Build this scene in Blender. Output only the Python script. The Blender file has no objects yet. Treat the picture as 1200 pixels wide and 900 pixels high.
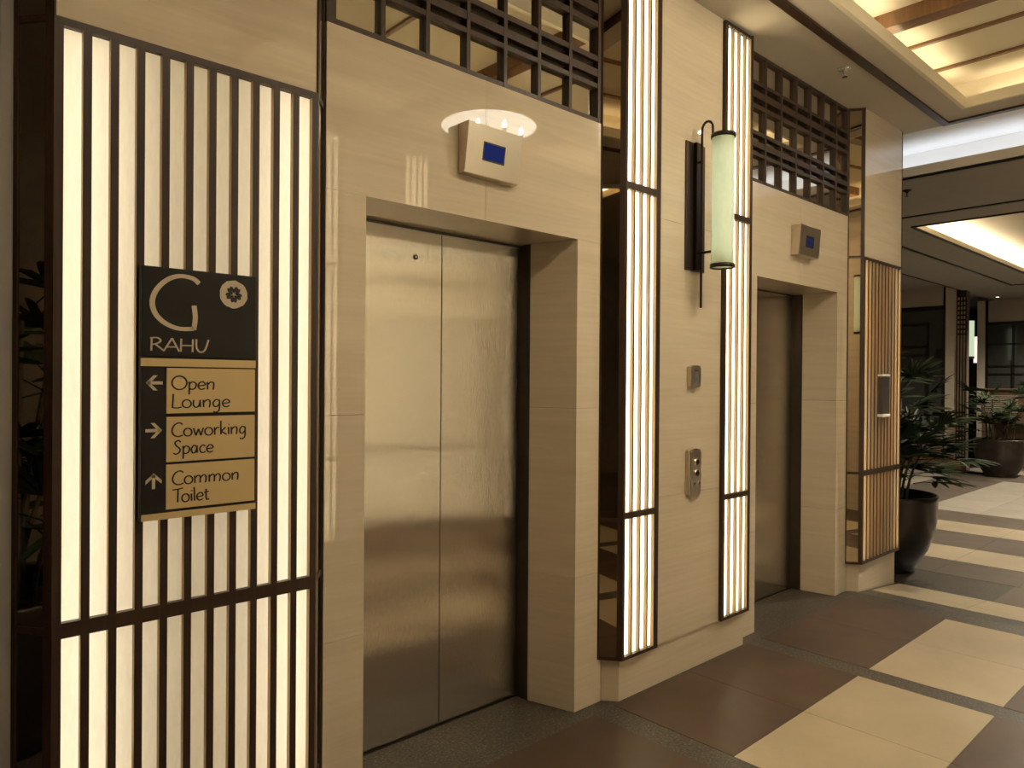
import bpy, bmesh, math, random
from mathutils import Vector, Matrix

# ------------------------------------------------------------------ camera, light, exposure
SC = bpy.context.scene
COL = SC.collection
SC.view_settings.view_transform = 'Standard'
SC.view_settings.look = 'None'
SC.view_settings.gamma = 1.0
SC.view_settings.use_curve_mapping = False
SC.view_settings.exposure = 0.45
SC.cycles.use_denoising = True
SC.cycles.max_bounces = 12
SC.cycles.diffuse_bounces = 6
SC.cycles.glossy_bounces = 6
SC.cycles.sample_clamp_indirect = 12.0
SC.cycles.caustics_refractive = False

CAM_Z = 1.5
yaw, pit, rol = math.radians(42.5544), math.radians(-0.2102), math.radians(0.41097)
fwd = Vector((math.sin(yaw) * math.cos(pit), math.cos(yaw) * math.cos(pit), math.sin(pit)))
right = Vector((math.cos(yaw), -math.sin(yaw), 0))
up = right.cross(fwd)
r2 = math.cos(rol) * right + math.sin(rol) * up
u2 = -math.sin(rol) * right + math.cos(rol) * up
cam_data = bpy.data.cameras.new('camera')
cam = bpy.data.objects.new('camera', cam_data)
COL.objects.link(cam)
cam.matrix_world = Matrix(((r2.x, u2.x, -fwd.x, 0), (r2.y, u2.y, -fwd.y, 0), (r2.z, u2.z, -fwd.z, CAM_Z), (0, 0, 0, 1)))
cam_data.sensor_width = 36.0
cam_data.lens = 36.0 * 850.377 / 1200.0
cam_data.clip_start = 0.02
SC.camera = cam

world = bpy.data.worlds.new('world')
SC.world = world
world.use_nodes = True
world.node_tree.nodes['Background'].inputs[0].default_value = (0.9, 0.75, 0.55, 1)
world.node_tree.nodes['Background'].inputs[1].default_value = 0.03

WARM = (1.0, 0.85, 0.58)
COOL = (0.86, 0.92, 1.0)


def area(name, loc, sx, sy, power, color, down=False):
    d = bpy.data.lights.new(name, 'AREA')
    d.shape = 'RECTANGLE'
    d.size, d.size_y = sx, sy
    d.energy = power
    d.color = color
    o = bpy.data.objects.new(name, d)
    COL.objects.link(o)
    o.location = loc
    o.rotation_euler = (0 if down else math.pi, 0, 0)
    return o


CZ, CU = 3.48, 3.70            # lobby ceiling, top of the lit coffer
# cove lamps on the ledge of the long coffer over the lift lobby
for yy in (1.69, -0.34):
    area('cove_lamp', (3.23, yy, 3.52), 5.2, 0.05, 5.8, WARM)
for xx in (0.53, 5.935):
    area('cove_lamp', (xx, 0.675, 3.52), 0.05, 1.8, 1.6, WARM)
# coffer of the lounge side, left of the lift lobby
area('cove_lamp', (-2.0, 1.69, 3.52), 2.6, 0.05, 42, WARM)
area('cove_lamp', (-2.0, -0.34, 3.52), 2.6, 0.05, 42, WARM)
# cool white cove behind the fascia at the end of the lobby
area('cove_lamp', (6.61, 0.9, 3.235), 0.10, 9.0, 7.5, COOL)
# warm coffer of the far lobby
area('cove_lamp', (11.2, 2.90, 3.245), 5.4, 0.05, 20, (1.0, 0.85, 0.65))
area('cove_lamp', (8.43, 0.7, 3.245), 0.05, 4.2, 12, (1.0, 0.85, 0.65))


# unseen fill spots, added to even out brightness in lobby and far lobby
FILL_NEAR = [(1.05, .12), (2.20, .12), (5.45, .75)]
FILL_FAR = [(8.0, .9), (10.6, 1.2), (13.4, 1.5), (15.6, 2.0)]
for dx, dy, dz, pw in [(*p, CU - .03, 34) for p in FILL_NEAR] + [(*p, 3.20 - .01 if p[0] < 8.4 or p[0] > 14 else 3.42, 270) for p in FILL_FAR]:
    d = bpy.data.lights.new('fill_lamp', 'SPOT')
    d.energy = pw
    d.color = (1.0, .84, .58) if dx < 6 else (1.0, .87, .68)
    d.spot_size = math.radians(150)
    d.spot_blend = .6
    d.shadow_soft_size = .012
    o = bpy.data.objects.new('fill_lamp', d)
    COL.objects.link(o)
    o.location = (dx, dy, dz)


# ------------------------------------------------------------------ materials
def nodes_of(m):
    m.use_nodes = True
    nt = m.node_tree
    return nt, nt.nodes['Principled BSDF'], nt.nodes['Material Output']


def setp(b, **kw):
    names = {'rough': 'Roughness', 'metal': 'Metallic', 'spec': 'Specular IOR Level', 'coat': 'Coat Weight',
             'coatr': 'Coat Roughness', 'aniso': 'Anisotropic'}
    for k, v in kw.items():
        b.inputs[names[k]].default_value = v


def tex_coord(nt, scale, kind='Object'):
    tc = nt.nodes.new('ShaderNodeTexCoord')
    mp = nt.nodes.new('ShaderNodeMapping')
    mp.inputs['Scale'].default_value = scale
    nt.links.new(tc.outputs[kind], mp.inputs[0])
    return mp.outputs[0]


def noise(nt, vec, scale, detail=4, rough=.55, dist=0.0):
    n = nt.nodes.new('ShaderNodeTexNoise')
    n.inputs['Scale'].default_value = scale
    n.inputs['Detail'].default_value = detail
    n.inputs['Roughness'].default_value = rough
    n.inputs['Distortion'].default_value = dist
    nt.links.new(vec, n.inputs['Vector'])
    return n.outputs['Fac']


def ramp(nt, fac, stops):
    r = nt.nodes.new('ShaderNodeValToRGB')
    e = r.color_ramp.elements
    while len(e) < len(stops):
        e.new(0.5)
    for i, (p, c) in enumerate(stops):
        e[i].position = p
        e[i].color = (c[0], c[1], c[2], 1)
    nt.links.new(fac, r.inputs[0])
    return r.outputs[0]


def per_object(nt, col, amount):
    oi = nt.nodes.new('ShaderNodeObjectInfo')
    mr = nt.nodes.new('ShaderNodeMapRange')
    mr.inputs['To Min'].default_value = 1 - amount
    mr.inputs['To Max'].default_value = 1 + amount
    nt.links.new(oi.outputs['Random'], mr.inputs[0])
    mx = nt.nodes.new('ShaderNodeVectorMath')
    mx.operation = 'SCALE'
    nt.links.new(col, mx.inputs[0])
    nt.links.new(mr.outputs[0], mx.inputs['Scale'])
    return mx.outputs[0]


def bump(nt, b, fac, strength, dist=0.002):
    bp = nt.nodes.new('ShaderNodeBump')
    bp.inputs['Strength'].default_value = strength
    bp.inputs['Distance'].default_value = dist
    nt.links.new(fac, bp.inputs['Height'])
    nt.links.new(bp.outputs[0], b.inputs['Normal'])


def plain(name, col, rough=.5, metal=0.0, spec=.5, var=0.08, vscale=6.0, **kw):
    m = bpy.data.materials.new(name)
    nt, b, out = nodes_of(m)
    f = noise(nt, tex_coord(nt, (1, 1, 1)), vscale, 3)
    lo = [c * (1 - var) for c in col]
    hi = [min(1, c * (1 + var)) for c in col]
    nt.links.new(ramp(nt, f, [(.3, lo), (.7, hi)]), b.inputs['Base Color'])
    setp(b, rough=rough, metal=metal, spec=spec, **kw)
    return m


def emit(name, col, strength):
    m = bpy.data.materials.new(name)
    m.use_nodes = True
    nt = m.node_tree
    nt.nodes.remove(nt.nodes['Principled BSDF'])
    e = nt.nodes.new('ShaderNodeEmission')
    e.inputs[0].default_value = (*col, 1)
    e.inputs[1].default_value = strength
    nt.links.new(e.outputs[0], nt.nodes['Material Output'].inputs[0])
    return m


def translucent(name, col, diff=0.35, rough_noise=0.06):
    m = bpy.data.materials.new(name)
    m.use_nodes = True
    nt = m.node_tree
    nt.nodes.remove(nt.nodes['Principled BSDF'])
    f = noise(nt, tex_coord(nt, (30, 30, 6)), 4, 4)
    c = ramp(nt, f, [(.3, [x * (1 - rough_noise) for x in col]), (.7, col)])
    t = nt.nodes.new('ShaderNodeBsdfTranslucent')
    d = nt.nodes.new('ShaderNodeBsdfDiffuse')
    nt.links.new(c, t.inputs[0])
    nt.links.new(c, d.inputs[0])
    mx = nt.nodes.new('ShaderNodeMixShader')
    mx.inputs[0].default_value = diff
    nt.links.new(t.outputs[0], mx.inputs[1])
    nt.links.new(d.outputs[0], mx.inputs[2])
    nt.links.new(mx.outputs[0], nt.nodes['Material Output'].inputs[0])
    return m


def marble(name, dark, light, rough):
    m = bpy.data.materials.new(name)
    nt, b, out = nodes_of(m)
    v = tex_coord(nt, (0.55, 0.55, 7.0))
    f1 = noise(nt, v, 2.2, 8, .62, .6)
    v2 = tex_coord(nt, (1.6, 1.6, 34.0))
    f2 = noise(nt, v2, 2.0, 5, .6, .3)
    mix = nt.nodes.new('ShaderNodeMath')
    mix.operation = 'MULTIPLY_ADD'
    mix.inputs[1].default_value = .35
    nt.links.new(f2, mix.inputs[0])
    sc = nt.nodes.new('ShaderNodeMath')
    sc.operation = 'MULTIPLY'
    sc.inputs[1].default_value = .65
    nt.links.new(f1, sc.inputs[0])
    nt.links.new(sc.outputs[0], mix.inputs[2])
    mid = [(a + c) / 2 for a, c in zip(dark, light)]
    col = ramp(nt, mix.outputs[0], [(.34, dark), (.5, mid), (.66, light)])
    nt.links.new(per_object(nt, col, .03), b.inputs['Base Color'])
    setp(b, rough=rough, spec=.5)
    return m


def wood(name, dark, light, rough=.38):
    m = bpy.data.materials.new(name)
    nt, b, out = nodes_of(m)
    f = noise(nt, tex_coord(nt, (26, 26, 1.6)), 2.0, 6, .6, .4)
    nt.links.new(ramp(nt, f, [(.3, dark), (.72, light)]), b.inputs['Base Color'])
    setp(b, rough=rough, spec=.4)
    bump(nt, b, f, .06)
    return m


def granite(name):
    m = bpy.data.materials.new(name)
    nt, b, out = nodes_of(m)
    v = tex_coord(nt, (1, 1, 1))
    f = noise(nt, v, 95, 4, .75)
    c1 = ramp(nt, f, [(.34, (.030, .026, .021)), (.52, (.068, .059, .049)), (.64, (.13, .118, .10)), (.70, (.34, .31, .26))])
    f2 = noise(nt, v, 3.0, 3)
    c2 = ramp(nt, f2, [(.3, (.85, .85, .85)), (.7, (1.12, 1.1, 1.05))])
    mx = nt.nodes.new('ShaderNodeMix')
    mx.data_type = 'RGBA'
    mx.blend_type = 'MULTIPLY'
    mx.inputs[0].default_value = 1
    nt.links.new(c1, mx.inputs[6])
    nt.links.new(c2, mx.inputs[7])
    nt.links.new(mx.outputs[2], b.inputs['Base Color'])
    setp(b, rough=.42, spec=.4)
    bump(nt, b, f, .1, .001)
    return m


def stone_tile(name, dark, light, rough, sc=1.4, var=.05, spec=.4):
    m = bpy.data.materials.new(name)
    nt, b, out = nodes_of(m)
    f = noise(nt, tex_coord(nt, (1, 1, 1)), sc, 6, .6, .5)
    col = ramp(nt, f, [(.32, dark), (.68, light)])
    nt.links.new(per_object(nt, col, var), b.inputs['Base Color'])
    f2 = noise(nt, tex_coord(nt, (1, 1, 1)), 5, 4)
    mr = nt.nodes.new('ShaderNodeMapRange')
    mr.inputs['To Min'].default_value = rough * .85
    mr.inputs['To Max'].default_value = rough * 1.2
    nt.links.new(f2, mr.inputs[0])
    nt.links.new(mr.outputs[0], b.inputs['Roughness'])
    b.inputs['Specular IOR Level'].default_value = spec
    return m


def brushed(name, col, rough, aniso, grain=0.05, spread=0.0):
    """vertically brushed metal: reflections smear sideways"""
    m = bpy.data.materials.new(name)
    nt, b, out = nodes_of(m)
    f = noise(nt, tex_coord(nt, (160, 160, 1.2)), 3.0, 3)
    nt.links.new(ramp(nt, f, [(.3, [c * (1 - grain) for c in col]), (.7, col)]), b.inputs['Base Color'])
    setp(b, rough=rough, metal=1.0, aniso=aniso)
    tg = nt.nodes.new('ShaderNodeTangent')
    tg.direction_type = 'UV_MAP'
    nt.links.new(tg.outputs[0], b.inputs['Tangent'])
    if spread > 0:
        wn = nt.nodes.new('ShaderNodeTexNoise')
        wn.inputs['Scale'].default_value = 1.0
        wn.inputs['Detail'].default_value = 2
        nt.links.new(tex_coord(nt, (9000, 1, 60)), wn.inputs['Vector'])
        sub = nt.nodes.new('ShaderNodeMath')
        sub.operation = 'SUBTRACT'
        sub.inputs[1].default_value = .5
        nt.links.new(wn.outputs['Fac'], sub.inputs[0])
        mul = nt.nodes.new('ShaderNodeMath')
        mul.operation = 'MULTIPLY'
        mul.inputs[1].default_value = spread
        nt.links.new(sub.outputs[0], mul.inputs[0])
        cx = nt.nodes.new('ShaderNodeCombineXYZ')
        nt.links.new(mul.outputs[0], cx.inputs[0])
        ge = nt.nodes.new('ShaderNodeNewGeometry')
        ad = nt.nodes.new('ShaderNodeVectorMath')
        ad.operation = 'ADD'
        nt.links.new(ge.outputs['Normal'], ad.inputs[0])
        nt.links.new(cx.outputs[0], ad.inputs[1])
        nm = nt.nodes.new('ShaderNodeVectorMath')
        nm.operation = 'NORMALIZE'
        nt.links.new(ad.outputs[0], nm.inputs[0])
        nt.links.new(nm.outputs[0], b.inputs['Normal'])
    return m


M = {}
M['marble'] = marble('cream_marble', (.55, .465, .355), (.635, .55, .43), .018)
M['marble_side'] = marble('cream_marble_honed', (.55, .465, .355), (.635, .55, .43), .12)
M['wood'] = wood('dark_stained_wood', (.028, .0135, .008), (.052, .026, .016))
M['wood_lat'] = wood('lattice_wood', (.036, .020, .012), (.062, .035, .022), .45)
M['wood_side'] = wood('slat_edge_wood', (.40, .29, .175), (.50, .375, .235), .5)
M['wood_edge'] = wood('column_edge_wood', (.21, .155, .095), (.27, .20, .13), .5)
M['wood_beam'] = wood('ceiling_beam_wood', (.16, .085, .04), (.24, .13, .065), .35)
M['bronze'] = plain('bronze_metal', (.045, .032, .026), .35, .8)
M['bronze_plate'] = plain('bronze_plate', (.075, .052, .045), .32, .6)
M['mirror'] = plain('tinted_mirror', (.46, .38, .275), .015, 1.0, var=.01)
M['mirror_dark'] = plain('dark_tinted_mirror', (.62, .55, .48), .015, 1.0, var=.01)
M['pane'] = plain('mirror_pane', (.74, .70, .62), .02, 1.0, var=.01)
M['slit'] = plain('dark_slit_reflection', (.020, .014, .010), .12, 0.0, .5)  # near-black colour stands for the dark reflection in the narrow mirror slits
M['diffuser'] = translucent('acrylic_diffuser', (.93, .90, .80), .3)
M['box_white'] = plain('light_box_white', (.82, .78, .68), .7)
M['tube'] = emit('fluorescent_tube', (1.0, .88, .66), 15.0)
M['tube_end'] = emit('fluorescent_tube_dim', (1.0, .86, .62), 9.0)
M['tube_cool'] = emit('fluorescent_tube_cool', (1.0, .885, .74), 5.4)
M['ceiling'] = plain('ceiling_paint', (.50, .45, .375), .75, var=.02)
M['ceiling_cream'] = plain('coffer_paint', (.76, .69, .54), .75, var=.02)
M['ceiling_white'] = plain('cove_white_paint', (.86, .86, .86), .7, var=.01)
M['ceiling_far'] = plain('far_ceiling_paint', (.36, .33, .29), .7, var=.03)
M['fascia'] = plain('fascia_paint', (.62, .55, .45), .6, var=.02)
M['black'] = plain('black_trim', (.012, .010, .009), .4)
M['granite'] = granite('speckled_granite')
M['tile_brown'] = stone_tile('chocolate_stone_tile', (.066, .042, .029), (.098, .064, .045), .42, spec=.3)
M['tile_light'] = stone_tile('beige_stone_tile', (.37, .31, .215), (.455, .38, .27), .33)
M['tile_far'] = stone_tile('far_beige_tile', (.31, .28, .23), (.37, .335, .28), .4)
M['tile_grey'] = stone_tile('far_brown_tile', (.115, .095, .075), (.15, .125, .10), .35)
M['steel'] = brushed('brushed_steel', (.68, .625, .555), .125, 1.0, .04, 1.3)
M['steel_plain'] = plain('satin_steel', (.64, .57, .48), .32, 1.0, var=.05, vscale=20)
M['steel_face'] = brushed('display_steel', (.66, .60, .52), .30, .6)
M['steel_dark'] = plain('dark_steel_frame', (.10, .085, .07), .35, .9)
M['nickel'] = plain('nickel_plate', (.60, .52, .41), .36, 1.0)
M['chrome'] = plain('chrome', (.8, .8, .8), .12, 1.0)
M['screen'] = emit('blue_screen', (.028, .042, .20), .36)
M['screen_dim'] = emit('dim_screen', (.02, .025, .06), .6)
M['lcd'] = plain('grey_lcd', (.16, .18, .17), .2)
M['shade'] = translucent('lantern_shade', (.78, .86, .66), .35, .05)
M['bulb'] = emit('bulb', (1.0, .86, .60), 430.0)
M['lantern_tube'] = emit('lantern_tube', (1.0, .96, .88), 2.1)
M['sign_black'] = plain('sign_black', (.010, .009, .009), .4, 0.0, .3)
M['sign_strip'] = plain('sign_charcoal', (.011, .010, .010), .4, 0.0, .3)
M['gold'] = plain('sign_gold', (.60, .445, .22), .5, 0.0, var=.04)
M['ink'] = plain('sign_ink', (.008, .007, .006), .5)
M['cream_ink'] = plain('sign_cream', (.52, .43, .31), .5)
M['wall_grey'] = plain('grey_wall_paint', (.30, .28, .28), .6, var=.05)
M['wall_dark'] = plain('dark_wall', (.11, .095, .08), .6, var=.1)
M['panel_far'] = plain('far_beige_panel', (.44, .37, .30), .55, var=.05)
M['column_far'] = plain('far_beige_column', (.60, .52, .43), .55, var=.05)
M['wall_lounge'] = plain('lounge_wall', (.26, .22, .18), .6, var=.1)
M['glass_dark'] = plain('dark_glass', (.060, .062, .056), .12, 0.0, .7, var=.1)
M['stone_base'] = stone_tile('brown_stone_base', (.10, .058, .028), (.22, .135, .065), .35, 9)
M['pot'] = plain('dark_glazed_pot', (.008, .006, .005), .28, var=.3, vscale=9)
M['pot_brown'] = plain('brown_glazed_pot', (.020, .012, .008), .4, var=.4, vscale=9)
M['soil'] = plain('potting_soil', (.030, .022, .015), .9, var=.4, vscale=40)
M['leaf'] = plain('palm_leaf', (.030, .048, .014), .6, 0.0, .25, var=.35, vscale=5)
M['leaf_dark'] = plain('dark_palm_leaf', (.013, .024, .008), .6, 0.0, .25, var=.35, vscale=5)
M['cane'] = plain('palm_cane', (.07, .055, .03), .7, var=.3, vscale=30)
M['lamp_disc'] = emit('chandelier_diffuser', (1.0, .90, .72), 8.0)
M['white'] = plain('white_enamel', (.85, .83, .78), .5, var=.02)
M['cap_gleam'] = plain('painted_cap_gleam', (.92, .91, .88), .25, 0.0, .8, var=.02)  # white base colour stands in for reflections on the chrome end caps
M['grille'] = plain('grey_grille', (.12, .11, .105), .4, .4)
M['cabinet'] = plain('dark_cabinet', (.018, .020, .022), .5)
M['wood_far'] = wood('far_console_wood', (.11, .075, .045), (.16, .11, .07), .5)
M['lit_wall'] = emit('lit_wall_glow', (1.0, .93, .80), .75)  # glow standing in for a lit wall of the next room


# ------------------------------------------------------------------ mesh helpers
def thing(name, label, cat, loc=(0, 0, 0), group=None):
    o = bpy.data.objects.new(name, None)
    COL.objects.link(o)
    o.location = loc
    o.empty_display_size = .1
    o['label'] = label
    o['category'] = cat
    if group:
        o['group'] = group
    return o


def origin_of(o):
    v = Vector((0, 0, 0))
    while o is not None:
        v += o.location
        o = o.parent
    return v


def obj(name, bm, mats, parent=None, smooth=False, kind=None, uv=False):
    if not isinstance(mats, (list, tuple)):
        mats = [mats]
    if parent is not None:
        bmesh.ops.translate(bm, verts=bm.verts, vec=-origin_of(parent))
    bmesh.ops.recalc_face_normals(bm, faces=bm.faces)
    if uv:
        l = bm.loops.layers.uv.new('UVMap')
        for f in bm.faces:
            for lp in f.loops:
                lp[l].uv = (lp.vert.co.x, lp.vert.co.z)
    me = bpy.data.meshes.new(name)
    bm.to_mesh(me)
    bm.free()
    for mm in mats:
        me.materials.append(M[mm] if isinstance(mm, str) else mm)
    if smooth:
        for p in me.polygons:
            p.use_smooth = True
    o = bpy.data.objects.new(name, me)
    COL.objects.link(o)
    o.parent = parent
    if kind:
        o['kind'] = kind
    return o


def struct(name, bm, mats, smooth=False):
    return obj(name, bm, mats, None, smooth, 'structure')


def BM():
    return bmesh.new()


def box(bm, x0, x1, y0, y1, z0, z1, side=None, faces=(0, 1)):
    """axis aligned box; side = material index of the -X / +X faces listed in faces"""
    vs = [bm.verts.new((x, y, z)) for x in (x0, x1) for y in (y0, y1) for z in (z0, z1)]
    F = [(0, 1, 3, 2), (4, 6, 7, 5), (0, 4, 5, 1), (2, 3, 7, 6), (0, 2, 6, 4), (1, 5, 7, 3)]
    for i, f in enumerate(F):
        fc = bm.faces.new([vs[j] for j in f])
        if side is not None and i in faces:
            fc.material_index = side
    return bm


def bx(*a, **k):
    return box(BM(), *a, **k)


def prism(bm, poly, z0, z1):
    lo = [bm.verts.new((x, y, z0)) for x, y in poly]
    hi = [bm.verts.new((x, y, z1)) for x, y in poly]
    n = len(poly)
    bm.faces.new(lo)
    bm.faces.new(hi)
    for i in range(n):
        bm.faces.new((lo[i], lo[(i + 1) % n], hi[(i + 1) % n], hi[i]))
    return bm


def plate(bm, poly, y0, y1):
    """polygon in the x-z plane extruded along y"""
    lo = [bm.verts.new((x, y0, z)) for x, z in poly]
    hi = [bm.verts.new((x, y1, z)) for x, z in poly]
    n = len(poly)
    bm.faces.new(lo)
    bm.faces.new(hi)
    for i in range(n):
        bm.faces.new((lo[i], lo[(i + 1) % n], hi[(i + 1) % n], hi[i]))
    return bm


def bevel(bm, w, seg=2):
    bmesh.ops.bevel(bm, geom=list(bm.edges), offset=w, segments=seg, profile=.5, affect='EDGES')
    return bm


def lathe(bm, prof, cx, cy, n=32, cap=True):
    rings = []
    for r, z in prof:
        rings.append([bm.verts.new((cx + r * math.cos(2 * math.pi * k / n), cy + r * math.sin(2 * math.pi * k / n), z)) for k in range(n)])
    for a, b in zip(rings, rings[1:]):
        for k in range(n):
            bm.faces.new((a[k], a[(k + 1) % n], b[(k + 1) % n], b[k]))
    if cap:
        bm.faces.new(rings[0])
        bm.faces.new(rings[-1])
    return bm


def tube(bm, pts, r, n=8, r1=None):
    pts = [Vector(p) for p in pts]
    rings = []
    for i, p in enumerate(pts):
        d = (pts[min(i + 1, len(pts) - 1)] - pts[max(i - 1, 0)]).normalized()
        a = Vector((0, 0, 1)) if abs(d.z) < .9 else Vector((1, 0, 0))
        u = d.cross(a).normalized()
        w = d.cross(u)
        rr = r if r1 is None else r + (r1 - r) * i / (len(pts) - 1)
        rings.append([bm.verts.new(p + rr * (math.cos(2 * math.pi * k / n) * u + math.sin(2 * math.pi * k / n) * w)) for k in range(n)])
    for a, b in zip(rings, rings[1:]):
        for k in range(n):
            bm.faces.new((a[k], a[(k + 1) % n], b[(k + 1) % n], b[k]))
    bm.faces.new(rings[0])
    bm.faces.new(rings[-1])
    return bm


def quad_y(x0, x1, y, z0, z1):
    bm = BM()
    bm.faces.new([bm.verts.new(p) for p in ((x0, y, z0), (x1, y, z0), (x1, y, z1), (x0, y, z1))])
    return bm


# ------------------------------------------------------------------ main planes (metres)
WY = 2.222         # face of the lift wall
PY = 2.130         # face of the piers' light panels
MY = 2.148         # marble between the light columns
BY = 2.160         # plinths
DY = 2.530         # lift doors
LINT, LATZ = 2.145, 2.705
CH_X, CH_Y = .0718, WY - PY   # chamfered pier sides
OPP = 1.35         # opposite wall is the mirror image y -> OPP - y
Z2 = 3.20          # far, lower ceiling
FZ = -.072         # far, lower floor
G = .0006          # half joint
GT = .0013         # half joint of the floor tiles


# ------------------------------------------------------------------ floor
bm = BM()
xs = [(-4.5, -.0018), (5.37, -.0018), (6.13, FZ - .0018), (24, FZ - .0018)]
top = [[bm.verts.new((x, y, z)) for y in (-5, 7)] for x, z in xs]
bot = [[bm.verts.new((x, y, z - .12)) for y in (-5, 7)] for x, z in xs]
for i in range(3):
    bm.faces.new((top[i][0], top[i + 1][0], top[i + 1][1], top[i][1]))
    bm.faces.new((bot[i][0], bot[i + 1][0], bot[i + 1][1], bot[i][1]))
    for s in (0, 1):
        bm.faces.new((top[i][s], top[i + 1][s], bot[i + 1][s], bot[i][s]))
for e in (0, 3):
    bm.faces.new((top[e][0], top[e][1], bot[e][1], bot[e][0]))
floor = struct('floor', bm, 'granite')


def floor_z(x):
    if x <= 5.37:
        return 0.0
    if x >= 6.13:
        return FZ
    return FZ * (x - 5.37) / .76


def tile(x0, x1, y0, y1, mat):
    bm = BM()
    z0, z1 = floor_z(x0), floor_z(x1)
    v = []
    for x, z in ((x0 + GT, z0), (x1 - GT, z1)):
        for y in (y0 + GT, y1 - GT):
            for dz in (-.008, 0.0):
                v.append(bm.verts.new((x, y, z + dz)))
    for f in ((0, 1, 3, 2), (4, 6, 7, 5), (0, 4, 5, 1), (2, 3, 7, 6), (0, 2, 6, 4), (1, 5, 7, 3)):
        bm.faces.new([v[j] for j in f])
    return obj('tile', bm, mat, floor)


ROWS = [(1.533, 2.145, 'tile_brown'), (.930, 1.533, 'tile_light'), (.675, .930, 'tile_brown'), (.42, .675, 'tile_brown'), (-.183, .42, 'tile_light'),
        (-.795, -.183, 'tile_brown')]
starts = [2.630 - 1.346 * k for k in range(4, 0, -1)] + [2.630, 3.973]
for sx in starts:
    ln = 1.205 if sx < 3.9 else 1.213
    for y0, y1, mt in ROWS:
        for k in range(2):
            tile(sx + k * ln / 2, sx + (k + 1) * ln / 2, y0, y1, mt)
yy = 2.143
while yy > -2.4:                               # beige strip on the ramp
    tile(5.575, 6.125, yy - .606, yy, 'tile_light')
    yy -= .606


def band(x0, x1, y0, y1, mat, step):
    y = y1
    while y > y0 + .05:
        tile(x0, x1, max(y0, y - step), y, mat)
        y -= step


band(6.13, 6.72, -1.6, 1.504, 'tile_grey', .606)
band(6.72, 7.30, -1.6, 3.3, 'tile_grey', .606)
band(7.30, 7.93, -1.2, 3.3, 'tile_light', .606)
band(7.93, 8.74, -1.2, 3.3, 'tile_grey', .606)
band(8.74, 9.37, -.6, 3.3, 'tile_light', .606)
band(9.37, 10.14, -.6, 3.3, 'tile_grey', .606)
for i in range(6):
    x0 = 10.14 + i * .625
    band(x0, x0 + .625, .3, 3.275, 'tile_far', .625)
for i in range(8):
    x0 = 10.14 + i * .61
    band(x0, x0 + .61, 3.275, 4.15, 'tile_grey', .61)
for i in range(5):
    x0 = 11.9 + i * .6
    band(x0, x0 + .6, 4.15, 5.9, 'tile_far', .6)
band(13.9, 14.6, 1.0, 3.275, 'tile_grey', .61)
band(14.6, 15.1, 1.0, 4.1, 'tile_grey', .61)
for i in range(4):
    x0 = 15.1 + i * .62
    band(x0, x0 + .62, 1.6, 4.2, 'tile_far', .62)


# ------------------------------------------------------------------ ceilings
def sheet(bm, x0, x1, y0, y1, z, holes):
    """a slab 4 cm thick over the rectangle, left open over the holes"""
    gx = sorted({x0, x1, *[h[0] for h in holes], *[h[1] for h in holes]})
    gy = sorted({y0, y1, *[h[2] for h in holes], *[h[3] for h in holes]})
    for a, b in zip(gx, gx[1:]):
        for c, d in zip(gy, gy[1:]):
            mx, my = (a + b) / 2, (c + d) / 2
            if any(h[0] < mx < h[1] and h[2] < my < h[3] for h in holes):
                continue
            box(bm, a, b, c, d, z, z + .02)
    return bm


HOLE = (.573, 5.887, -.295, 1.645)
HOLE_L = (-3.3, -.7, -.295, 1.645)
ceiling = struct('ceiling', sheet(BM(), -4.5, 6.75, -5, 7, CZ, [HOLE, HOLE_L]), 'ceiling')


def coffer(h, zl, zu, lip, off, mat, parent, beams=()):
    x0, x1, y0, y1 = h
    t, e, zb = .025, .0012, zl - .0006
    bm = BM()
    box(bm, x0 - t, x0 + e, y0 - t, y1 + t, zb, zl + lip)
    box(bm, x1 - e, x1 + t, y0 - t, y1 + t, zb, zl + lip)
    box(bm, x0 + e, x1 - e, y0 - t, y0 + e, zb, zl + lip)
    box(bm, x0 + e, x1 - e, y1 - e, y1 + t, zb, zl + lip)
    obj('coffer_lip', bm, mat, parent)
    a0, a1, b0, b1 = x0 - off, x1 + off, y0 - off, y1 + off
    bm = BM()
    box(bm, a0 - .02, a0, b0, b1, zl + .021, zu)
    box(bm, a1, a1 + .02, b0, b1, zl + .021, zu)
    box(bm, a0, a1, b0 - .02, b0, zl + .021, zu)
    box(bm, a0, a1, b1, b1 + .02, zl + .021, zu)
    obj('coffer_wall', bm, mat, parent)
    obj('coffer_top', bx(a0 - .02, a1 + .02, b0 - .02, b1 + .02, zu, zu + .02), mat, parent)
    for xa, xb, dz in beams:
        obj('beam', bx(xa, xb, b0 + .001, b1 - .001, zu - dz, zu - .0005), 'wood_beam', parent)


BEAMS = [(4.54, 4.65, .09), (5.096, 5.126, .018), (5.596, 5.626, .018), (3.900, 3.930, .018), (3.30, 3.40, .09), (2.500, 2.530, .018), (1.81, 1.92, .09), (1.300, 1.330, .018), (0.800, 0.830, .018)]
coffer(HOLE, CZ, CU, .075, .115, 'ceiling_cream', ceiling, BEAMS)
coffer(HOLE_L, CZ, CU, .075, .115, 'ceiling_cream', ceiling, [(-1.4, -1.29, .09), (-2.4, -2.29, .09)])


def trim_ring(name, x0, x1, y0, y1, w, z0, z1, mat):
    bm = BM()
    box(bm, x0, x1, y1 - w, y1, z0, z1)
    box(bm, x0, x1, y0, y0 + w, z0, z1)
    box(bm, x0, x0 + w, y0 + w, y1 - w, z0, z1)
    box(bm, x1 - w, x1, y0 + w, y1 - w, z0, z1)
    return struct(name, bm, mat)


trim_ring('trim_1', 6.46 - 6.16, 6.16, OPP - 1.868, 1.868, .052, CZ - .014, CZ + .001, 'wood')

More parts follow.
